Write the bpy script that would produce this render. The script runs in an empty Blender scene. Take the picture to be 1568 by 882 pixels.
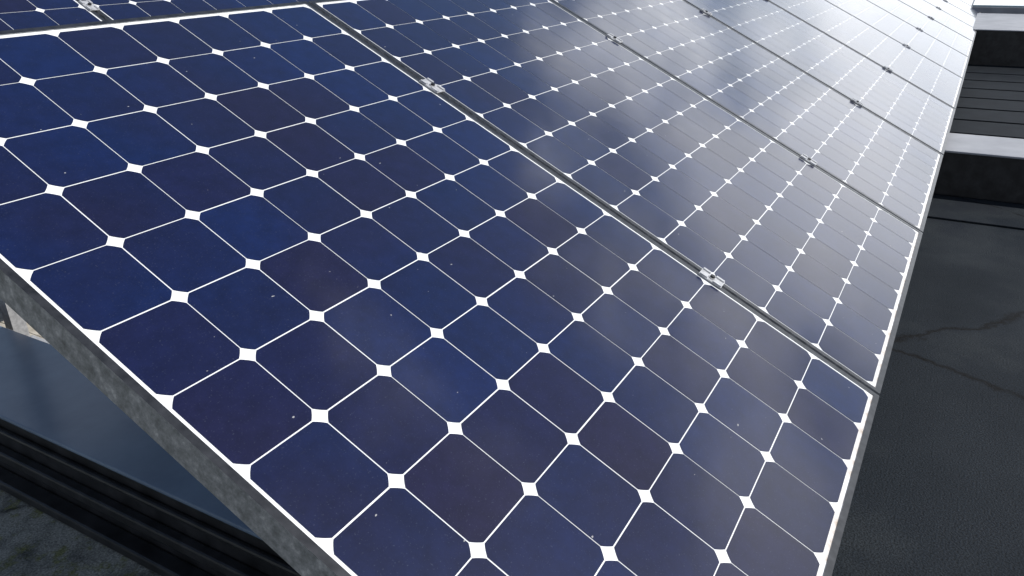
import bpy, bmesh, math, random
from mathutils import Matrix, Vector
random.seed(7)
D=bpy.data; S=bpy.context.scene
S.view_settings.view_transform='Standard'; S.view_settings.look='None'; S.view_settings.exposure=0
TILT=math.radians(27); P=0.1268
PW,PL=1.046,1.559; MX=(PW-8*P)/2; MY=(PL-12*P)/2; GAP=0.009
T=Matrix.Rotation(TILT,4,'X')
# ---------- camera ----------
r0=Vector((.496462,.359062,-.790316)).normalized();r1=Vector((-.867854,.185572,-.46086));r1=(r1-r0*r1.dot(r0)).normalized();r2=r0.cross(r1)
cw=Matrix((r0,r1,r2)).to_4x4();cw.translation=Vector((-.447526,-.042,.828))
cam=D.cameras.new("camera");co=D.objects.new("camera",cam);S.collection.objects.link(co)
co.matrix_world=cw;cam.sensor_width=36;cam.sensor_fit='HORIZONTAL';cam.lens=1195.82/1568*36;cam.clip_start=.01;cam.clip_end=5000
S.camera=co

# ---------- materials ----------
def mat(n):
    m=D.materials.new(n);m.use_nodes=True;nt=m.node_tree
    return m,nt,nt.nodes['Principled BSDF']
def N(nt,t,**k):
    n=nt.nodes.new(t)
    for a,b in k.items():
        if a in n.inputs: n.inputs[a].default_value=b
        else: setattr(n,a,b)
    return n
def ramp(nt,src,stops):
    n=nt.nodes.new('ShaderNodeValToRGB');e=n.color_ramp.elements
    while len(e)<len(stops): e.new(.5)
    for i,(p,c) in enumerate(stops):
        e[i].position=p;e[i].color=c if len(c)==4 else (*c,1)
    nt.links.new(src,n.inputs[0]);return n
def coords(nt,sc=(1,1,1)):
    t=nt.nodes.new('ShaderNodeTexCoord');m=nt.nodes.new('ShaderNodeMapping');m.inputs['Scale'].default_value=sc
    nt.links.new(t.outputs['Object'],m.inputs[0]);return m.outputs[0]
def mixc(nt,f,a,b,blend='MIX'):
    n=nt.nodes.new('ShaderNodeMix');n.data_type='RGBA';n.blend_type=blend
    for s,v in ((n.inputs[0],f),(n.inputs[6],a),(n.inputs[7],b)):
        if hasattr(v,'is_linked'): nt.links.new(v,s)
        else: s.default_value=v if not isinstance(v,tuple) else (*v,1) if len(v)==3 else v
    return n.outputs[2]
def math_(nt,op,a,b=None):
    n=nt.nodes.new('ShaderNodeMath');n.operation=op
    for i,v in enumerate((a,b)):
        if v is None: continue
        if hasattr(v,'is_linked'): nt.links.new(v,n.inputs[i])
        else: n.inputs[i].default_value=v
    return n.outputs[0]
def bump(nt,b,h,st,dist):
    n=N(nt,'ShaderNodeBump');n.inputs['Strength'].default_value=st;n.inputs['Distance'].default_value=dist
    nt.links.new(h,n.inputs['Height']);nt.links.new(n.outputs[0],b.inputs['Normal']);return n
def noise(nt,v,sc,det=4.,rough=.5):
    n=N(nt,'ShaderNodeTexNoise',Scale=sc,Detail=det,Roughness=rough);nt.links.new(v,n.inputs['Vector']);return n.outputs[0]
# cell
mc,nt,b=mat("silicon_cell")
v=coords(nt)
at=N(nt,'ShaderNodeAttribute',attribute_name='cellrnd')
oi=N(nt,'ShaderNodeObjectInfo')
fr=math_(nt,'FRACT',math_(nt,'ADD',at.outputs['Fac'],oi.outputs['Random']))
cr=ramp(nt,fr,[(0,(.0035,.0095,.046)),(.35,(.004,.0110,.056)),(.62,(.0045,.0085,.041)),(.85,(.0075,.0075,.034)),(1,(.0040,.0095,.046))])
# broad slow change of the anti-reflection tint over the module
ns=noise(nt,v,2.6,2.)
c0=mixc(nt,ramp(nt,ns,[(.42,(0,0,0)),(.62,(.5,.5,.5))]).outputs[0],cr.outputs[0],(.009,.0078,.025))
c1=mixc(nt,1.0,c0,ramp(nt,noise(nt,v,30.,6.,.7),[(.3,(.78,.78,.78)),(.7,(1.25,1.25,1.25))]).outputs[0],'MULTIPLY')
sp=math_(nt,'MULTIPLY',ramp(nt,noise(nt,v,420.,2.),[(.64,(0,0,0)),(.76,(1,1,1))]).outputs[0],.45)
sp2=ramp(nt,noise(nt,coords(nt,(1,1.7,1)),75.,1.),[(.795,(0,0,0)),(.815,(1,1,1))]).outputs[0]
c2=mixc(nt,sp,c1,(.06,.07,.11))
c2=mixc(nt,sp2,c2,(.30,.30,.31))
nt.links.new(c2,b.inputs['Base Color'])
b.inputs['Roughness'].default_value=.35;b.inputs['Specular IOR Level'].default_value=.15
b.inputs['Coat Weight'].default_value=1;b.inputs['Coat IOR'].default_value=1.37
nt.links.new(ramp(nt,noise(nt,v,14.,5.),[(.3,(.06,)*3),(.7,(.12,)*3)]).outputs[0],b.inputs['Coat Roughness'])
# backsheet
mb,nt,b=mat("white_backsheet")
v=coords(nt)
sx=N(nt,'ShaderNodeSeparateXYZ');nt.links.new(v,sx.inputs[0])
mr=N(nt,'ShaderNodeMapRange');mr.inputs[1].default_value=.030;mr.inputs[2].default_value=.010;nt.links.new(sx.outputs[1],mr.inputs[0])
nt.links.new(mixc(nt,math_(nt,'MULTIPLY',mr.outputs[0],ramp(nt,noise(nt,v,30.,6.,.65),[(.4,(.1,)*3),(.62,(1,)*3)]).outputs[0]),(.82,.84,.86),(.40,.31,.23)),b.inputs['Base Color'])
b.inputs['Roughness'].default_value=.4;b.inputs['Coat Weight'].default_value=1;b.inputs['Coat IOR'].default_value=1.37;b.inputs['Coat Roughness'].default_value=.1
# frame
mf,nt,b=mat("anodised_frame")
v=coords(nt)
nt.links.new(ramp(nt,noise(nt,v,50.,6.),[(.3,(.022,.024,.028)),(.7,(.055,.058,.065))]).outputs[0],b.inputs['Base Color'])
b.inputs['Metallic'].default_value=.4;b.inputs['Roughness'].default_value=.3
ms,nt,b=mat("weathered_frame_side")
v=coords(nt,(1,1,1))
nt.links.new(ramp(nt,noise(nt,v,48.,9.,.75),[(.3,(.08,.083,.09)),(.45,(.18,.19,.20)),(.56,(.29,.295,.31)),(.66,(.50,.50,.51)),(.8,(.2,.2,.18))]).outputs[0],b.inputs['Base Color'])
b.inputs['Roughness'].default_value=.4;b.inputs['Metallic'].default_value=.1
def simple(name,sc,stops,rough,metal=0.,bmp=None,det=6.,csc=(1,1,1)):
    m,nt,b=mat(name);v=coords(nt,csc);n=noise(nt,v,sc,det,.6)
    nt.links.new(ramp(nt,n,stops).outputs[0],b.inputs['Base Color']);b.inputs['Roughness'].default_value=rough;b.inputs['Metallic'].default_value=metal
    if bmp: bump(nt,b,n,*bmp)
    return m
ml=simple("galvanised_steel",90.,[(.3,(.36,.37,.39)),(.7,(.62,.63,.65))],.4,.3)
mbl=simple("black_rubber",20.,[(.35,(.006,.006,.007)),(.7,(.026,.026,.029))],.4,0,(.2,.003))
md=simple("duct_metal_sky_tint",2.,[(.3,(.085,.125,.19)),(.7,(.19,.25,.33))],.22)  # blue sky reflection of the glossy cover painted into its base colour
mg=simple("light_coping_metal",4.,[(.3,(.20,.21,.235)),(.7,(.32,.33,.36))],.45)
mt=simple("sandy_concrete",30.,[(.3,(.34,.31,.26)),(.7,(.55,.52,.46))],.9)
mcs=simple("corrugated_steel",8.,[(.3,(.007,.0095,.013)),(.7,(.013,.017,.022))],.7)
mcs.node_tree.nodes['Principled BSDF'].inputs['Specular IOR Level'].default_value=.12
mgl,nt,b=mat("skylight_glass")
b.inputs['Base Color'].default_value=(.25,.34,.38,1);b.inputs['Roughness'].default_value=.08
mgr=simple("ground_mix",.05,[(.3,(.05,.06,.03)),(.7,(.12,.11,.09))],.9)
# roof membrane
def membrane(name,mossy):
    m,nt,b=mat(name);v=coords(nt)
    nb=noise(nt,v,230.,4.)
    base=ramp(nt,noise(nt,v,1.6,6.,.6),[(.3,(.0050,.0078,.0115)),(.50,(.0080,.0115,.0160)),(.60,(.015,.019,.023)),(.68,(.010,.013,.018))])
    c=mixc(nt,1.0,base.outputs[0],ramp(nt,nb,[(.3,(.3,.3,.3)),(.7,(2.,2.,2.))]).outputs[0],'MULTIPLY')
    if mossy:
        c=mixc(nt,ramp(nt,noise(nt,v,9.,8.,.7),[(.38,(.25,.25,.25)),(.58,(1,1,1))]).outputs[0],c,(.27,.275,.25))
        c=mixc(nt,ramp(nt,noise(nt,v,24.,8.,.7),[(.52,(0,0,0)),(.62,(.8,.8,.8))]).outputs[0],c,(.15,.16,.05))
        c=mixc(nt,1.0,c,ramp(nt,nb,[(.35,(.6,.6,.6)),(.65,(1.3,1.3,1.3))]).outputs[0],'MULTIPLY')
    vo=N(nt,'ShaderNodeTexVoronoi',feature='DISTANCE_TO_EDGE',Scale=.55)
    nw=N(nt,'ShaderNodeTexNoise',Scale=4.0,Detail=8.0,Roughness=.65);nt.links.new(v,nw.inputs['Vector'])
    nt.links.new(mixc(nt,.10,v,nw.outputs['Color']),vo.inputs['Vector'])
    ck=ramp(nt,vo.outputs[0],[(.0010,(1,1,1)),(.0028,(0,0,0))])
    c=mixc(nt,math_(nt,'MULTIPLY',ck.outputs[0],ramp(nt,noise(nt,v,3.,3.),[(.36,(0,0,0)),(.42,(1,1,1))]).outputs[0]),c,(.0004,.0004,.0006))
    nt.links.new(c,b.inputs['Base Color'])
    nt.links.new(ramp(nt,noise(nt,v,2.5,4.),[(.3,(.55,)*3),(.7,(.8,)*3)]).outputs[0],b.inputs['Roughness'])
    b.inputs['Specular IOR Level'].default_value=.14
    bump(nt,b,nb,.6,.003);return m
mr_=membrane("bitumen_membrane",False);mr2=membrane("mossy_membrane",True)

def box(bm,x0,x1,y0,y1,z0,z1,mi=0):
    vs=[bm.verts.new(p) for p in ((x0,y0,z0),(x1,y0,z0),(x1,y1,z0),(x0,y1,z0),(x0,y0,z1),(x1,y0,z1),(x1,y1,z1),(x0,y1,z1))]
    fs=[]
    for f in ((3,2,1,0),(4,5,6,7),(0,1,5,4),(1,2,6,5),(2,3,7,6),(3,0,4,7)):
        g=bm.faces.new([vs[i] for i in f]);g.material_index=mi;fs.append(g)
    return fs
def obj(name,bm,mats,parent=None,mw=None,bevel=0):
    me=D.meshes.new(name)
    bm.normal_update();bm.to_mesh(me);bm.free()
    for m in mats: me.materials.append(m)
    o=D.objects.new(name,me);S.collection.objects.link(o)
    if parent: o.parent=parent
    if mw is not None: o.matrix_world=mw
    if bevel:
        md=o.modifiers.new('b','BEVEL');md.width=bevel;md.segments=2;md.limit_method='ANGLE'
    return o
# ---------- panel mesh ----------
bm=bmesh.new()
FL,FT,FH=.011,.0020,.046
for args in ((0,FL,0,PL,-FH,FT),(PW-FL,PW,0,PL,-FH,FT),(FL,PW-FL,0,FL,-FH,FT),(FL,PW-FL,PL-FL,PL,-FH,FT)):
    for f in box(bm,*args,0):
        f.normal_update()
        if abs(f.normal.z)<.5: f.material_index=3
def quad(z,mi,flip=False,m=FL):
    vs=[bm.verts.new(p) for p in ((m,m,z),(PW-m,m,z),(PW-m,PL-m,z),(m,PL-m,z))]
    f=bm.faces.new(vs[::-1] if flip else vs);f.material_index=mi
quad(0,1);quad(-.005,1,True)
box(bm,PW/2-.06,PW/2+.06,PL-.2,PL-.1,-.03,-.0052,0)
lay=bm.faces.layers.float.new('cellrnd')
h=.06245;c_=.0128;Rr=math.hypot(h,h-c_);a0=math.atan2(h-c_,h)
pts=[]
for qd in range(4):
    for k in range(5):
        an=a0+(math.pi/2-2*a0)*k/4+qd*math.pi/2
        pts.append((Rr*math.cos(an),Rr*math.sin(an)))
for i in range(8):
    for j in range(12):
        cx=MX+(i+.5)*P+random.uniform(-.0002,.0002);cy=MY+(j+.5)*P+random.uniform(-.0002,.0002)
        f=bm.faces.new([bm.verts.new((cx+x,cy+y,.0006)) for x,y in pts]);f.material_index=2
        f[lay]=random.random()
me=D.meshes.new("solar_panel");bm.normal_update();bm.to_mesh(me);bm.free()
for m in (mf,mb,mc,ms): me.materials.append(m)
def add_row(y0,z0,n):
    for k in range(n):
        o=D.objects.new("solar_panel",me);S.collection.objects.link(o)
        o.matrix_world=Matrix.Translation((k*(PW+GAP),y0,z0))@T@Matrix.Rotation(random.uniform(-.0015,.0015) if k else 0,4,'Y')
# clamp mesh
bm=bmesh.new()
box(bm,-.016,.016,-.027,.027,.0030,.0052,0)
for sx_ in (-1,1):
    for (a,b_) in ((-.0255,-.006),(.008,.0255)):
        x0,x1=sorted((sx_*.0098,sx_*.0156));box(bm,x0,x1,a,b_,.0054,.0082,0)
bmesh.ops.create_cone(bm,cap_ends=True,segments=16,radius1=.0078,radius2=.0078,depth=.0012,matrix=Matrix.Translation((0,0,.0062)))
r=bmesh.ops.create_cone(bm,cap_ends=True,segments=6,radius1=.0055,radius2=.0052,depth=.004,matrix=Matrix.Translation((0,0,.009)))
for v_ in r['verts']:
    for f in v_.link_faces: f.material_index=1
box(bm,-.003,.003,-.02,.02,-.05,.0028,1)
cme=D.meshes.new("clamp");bm.normal_update();bm.to_mesh(cme);bm.free();cme.materials.append(ml);cme.materials.append(mbl)
ROOF=-.30
def mount(y0,z0,n):
    e=D.objects.new("mounting_frame",None);S.collection.objects.link(e)
    Tm=Matrix.Translation((0,y0,z0))@T
    for t in (MY+3*P,MY+9*P):
        bm=bmesh.new();box(bm,.03,n*(PW+GAP)-.04,t-.02,t+.02,-.089,-.0495);obj("rail",bm,[ml],e,Tm)
        for k in range(1,n):
            c=D.objects.new("clamp",cme);S.collection.objects.link(c);c.parent=e
            c.matrix_world=Tm@Matrix.Translation((k*(PW+GAP)-GAP/2,t+random.uniform(-.006,.006),0))@Matrix.Rotation(random.uniform(-.05,.05),4,'Z')
        p=Tm@Vector((0,t,-.09))
        bm=bmesh.new()
        for k in range(n):
            x=.62+k*(PW+GAP)
            box(bm,x-.02,x+.02,p.y-.02,p.y+.02,ROOF+.032,p.z+.012)
            box(bm,x-.07,x+.07,p.y-.07,p.y+.07,ROOF+.001,ROOF+.0315)
        obj("legs",bm,[ml],e)
    bm=bmesh.new()
    for k in range(1,n):
        x=k*(PW+GAP)-GAP/2
        box(bm,x-.0028,x+.0028,.01,PL-.01,-.03,-.006)
    obj("seam_gap_dark",bm,[mbl],e,Tm)  # black strips stand in for the darkness of the open panel gaps
add_row(0,0,13);mount(0,0,13)
add_row(1.90,.50,13);mount(1.90,.50,13)
# ---------- setting ----------
def plane(name,x0,x1,y0,y1,z,m):
    bm=bmesh.new();bm.faces.new([bm.verts.new(p) for p in ((x0,y0,z),(x1,y0,z),(x1,y1,z),(x0,y1,z))]);return obj(name,bm,[m])
bm=bmesh.new()
for i,(x0,x1,y0,y1) in enumerate(((-15,.34,.3,25),(-15,.34,-20,.3),(.34,40,-20,25))):
    f=bm.faces.new([bm.verts.new(p) for p in ((x0,y0,ROOF),(x1,y0,ROOF),(x1,y1,ROOF),(x0,y1,ROOF))]);f.material_index=1 if i==0 else 0
obj("flat_roof",bm,[mr_,mr2])
plane("ground",-1500,1500,-1500,1500,-8,mgr)
bm=bmesh.new();box(bm,-15,40,-20,25,-8+.01,ROOF-.01);obj("building",bm,[mt])
bm=bmesh.new();box(bm,.51,.545,1.3,4.2,ROOF+.0025,ROOF+.028);box(bm,.70,.75,1.3,4.2,ROOF+.0025,ROOF+.028);box(bm,.5455,.6995,2.6,4.2,ROOF+.0025,ROOF+.028);box(bm,.5455,.6995,1.3,2.5995,ROOF+.0025,ROOF+.026);obj("concrete_paving",bm,[mt])
def duct(name,x0,x1,y0,y1,top,tm):
    e=D.objects.new(name,None);S.collection.objects.link(e)
    bm=bmesh.new();box(bm,x0+.02,x1-.02,y0,y1,ROOF+.002,top-.012);obj("body",bm,[mbl],e)
    H=top-ROOF
    if x0<1:
        bm=bmesh.new()
        box(bm,x0-.018,x0+.0195,y0,y1,ROOF+.003,ROOF+.03);box(bm,x0-.004,x0+.0195,y0,y1,ROOF+.36*H,ROOF+.48*H);box(bm,x0+.006,x0+.0195,y0,y1,ROOF+.68*H,ROOF+.74*H)
        obj("ledge",bm,[mbl],e,bevel=.005)
    bm=bmesh.new();box(bm,x0,x1,y0-.01,y1+.01,top-.010,top);obj("cover",bm,[tm],e,bevel=.003)
duct("cable_duct",.236,.49,.45,4.2,-.083,md)
duct("cable_duct",3.62,4.02,-9,.1,-.083,mg)
duct("roof_upstand",8.26,10.1,-14,.1,0.019,mg)
bm=bmesh.new();box(bm,3.25,3.60,-9,.1,ROOF+.002,ROOF+.009);obj("membrane_flashing",bm,[mr_],bevel=.002)
bm=bmesh.new()
x=4.2
while x<8.1:
    box(bm,x,x+.40,-9,.1,ROOF+.002,ROOF+.008);x+=.44
obj("corrugated_sheet",bm,[mcs],bevel=.003)
e=D.objects.new("skylight",None);S.collection.objects.link(e)
bm=bmesh.new();box(bm,10.4,17,-14,.2,ROOF+.002,.06);obj("kerb",bm,[mg],e)
bm=bmesh.new();box(bm,10.45,16.95,-13.9,.1,.062,.08);obj("glazing",bm,[mgl],e)
# ---------- world ----------
el=math.radians(46);sd=Vector((.42,-.91,0)).normalized()*math.cos(el);sd.z=math.sin(el)
w=D.worlds.new("World");S.world=w;w.use_nodes=True;nt=w.node_tree;bg=nt.nodes['Background'];bg.inputs[1].default_value=.10
sk=N(nt,'ShaderNodeTexSky',sky_type='NISHITA',sun_disc=False);sk.sun_elevation=el;sk.sun_rotation=math.atan2(sd.x,sd.y)
tc=nt.nodes.new('ShaderNodeTexCoord');mp=nt.nodes.new('ShaderNodeMapping');mp.inputs['Scale'].default_value=(1.3,1.3,2.8);mp.inputs['Location'].default_value=(.30,.1,.2)
nt.links.new(tc.outputs['Generated'],mp.inputs[0])
sp=N(nt,'ShaderNodeSeparateXYZ');nt.links.new(tc.outputs['Generated'],sp.inputs[0])
zb=N(nt,'ShaderNodeMapRange');zb.inputs[1].default_value=0;zb.inputs[2].default_value=.85;zb.inputs[3].default_value=.13;zb.inputs[4].default_value=-.11;nt.links.new(sp.outputs[2],zb.inputs[0])
yb=N(nt,'ShaderNodeMapRange');yb.inputs[1].default_value=-.10;yb.inputs[2].default_value=.22;yb.inputs[3].default_value=.04;yb.inputs[4].default_value=-.13;nt.links.new(sp.outputs[1],yb.inputs[0])
m1=ramp(nt,math_(nt,'ADD',math_(nt,'ADD',noise(nt,mp.outputs[0],2.3,7.,.52),zb.outputs[0]),yb.outputs[0]),[(.47,(0,0,0)),(.60,(1,1,1))])
cc=mixc(nt,noise(nt,mp.outputs[0],4.,5.),(3.5,4.,4.8),(12,12,12))
xb=N(nt,'ShaderNodeMapRange');xb.inputs[1].default_value=.3;xb.inputs[2].default_value=1;xb.inputs[3].default_value=1;xb.inputs[4].default_value=2.1;nt.links.new(sp.outputs[0],xb.inputs[0])
vm=N(nt,'ShaderNodeVectorMath',operation='SCALE');nt.links.new(cc,vm.inputs[0]);nt.links.new(xb.outputs[0],vm.inputs['Scale'])
nt.links.new(mixc(nt,m1.outputs[0],sk.outputs[0],vm.outputs[0]),bg.inputs[0])
L=D.lights.new("sun",'SUN');L.energy=4.4;L.angle=math.radians(.5);L.color=(1,.96,.9)
lo=D.objects.new("sun",L);S.collection.objects.link(lo);lo.rotation_euler=sd.to_track_quat('Z','Y').to_euler()
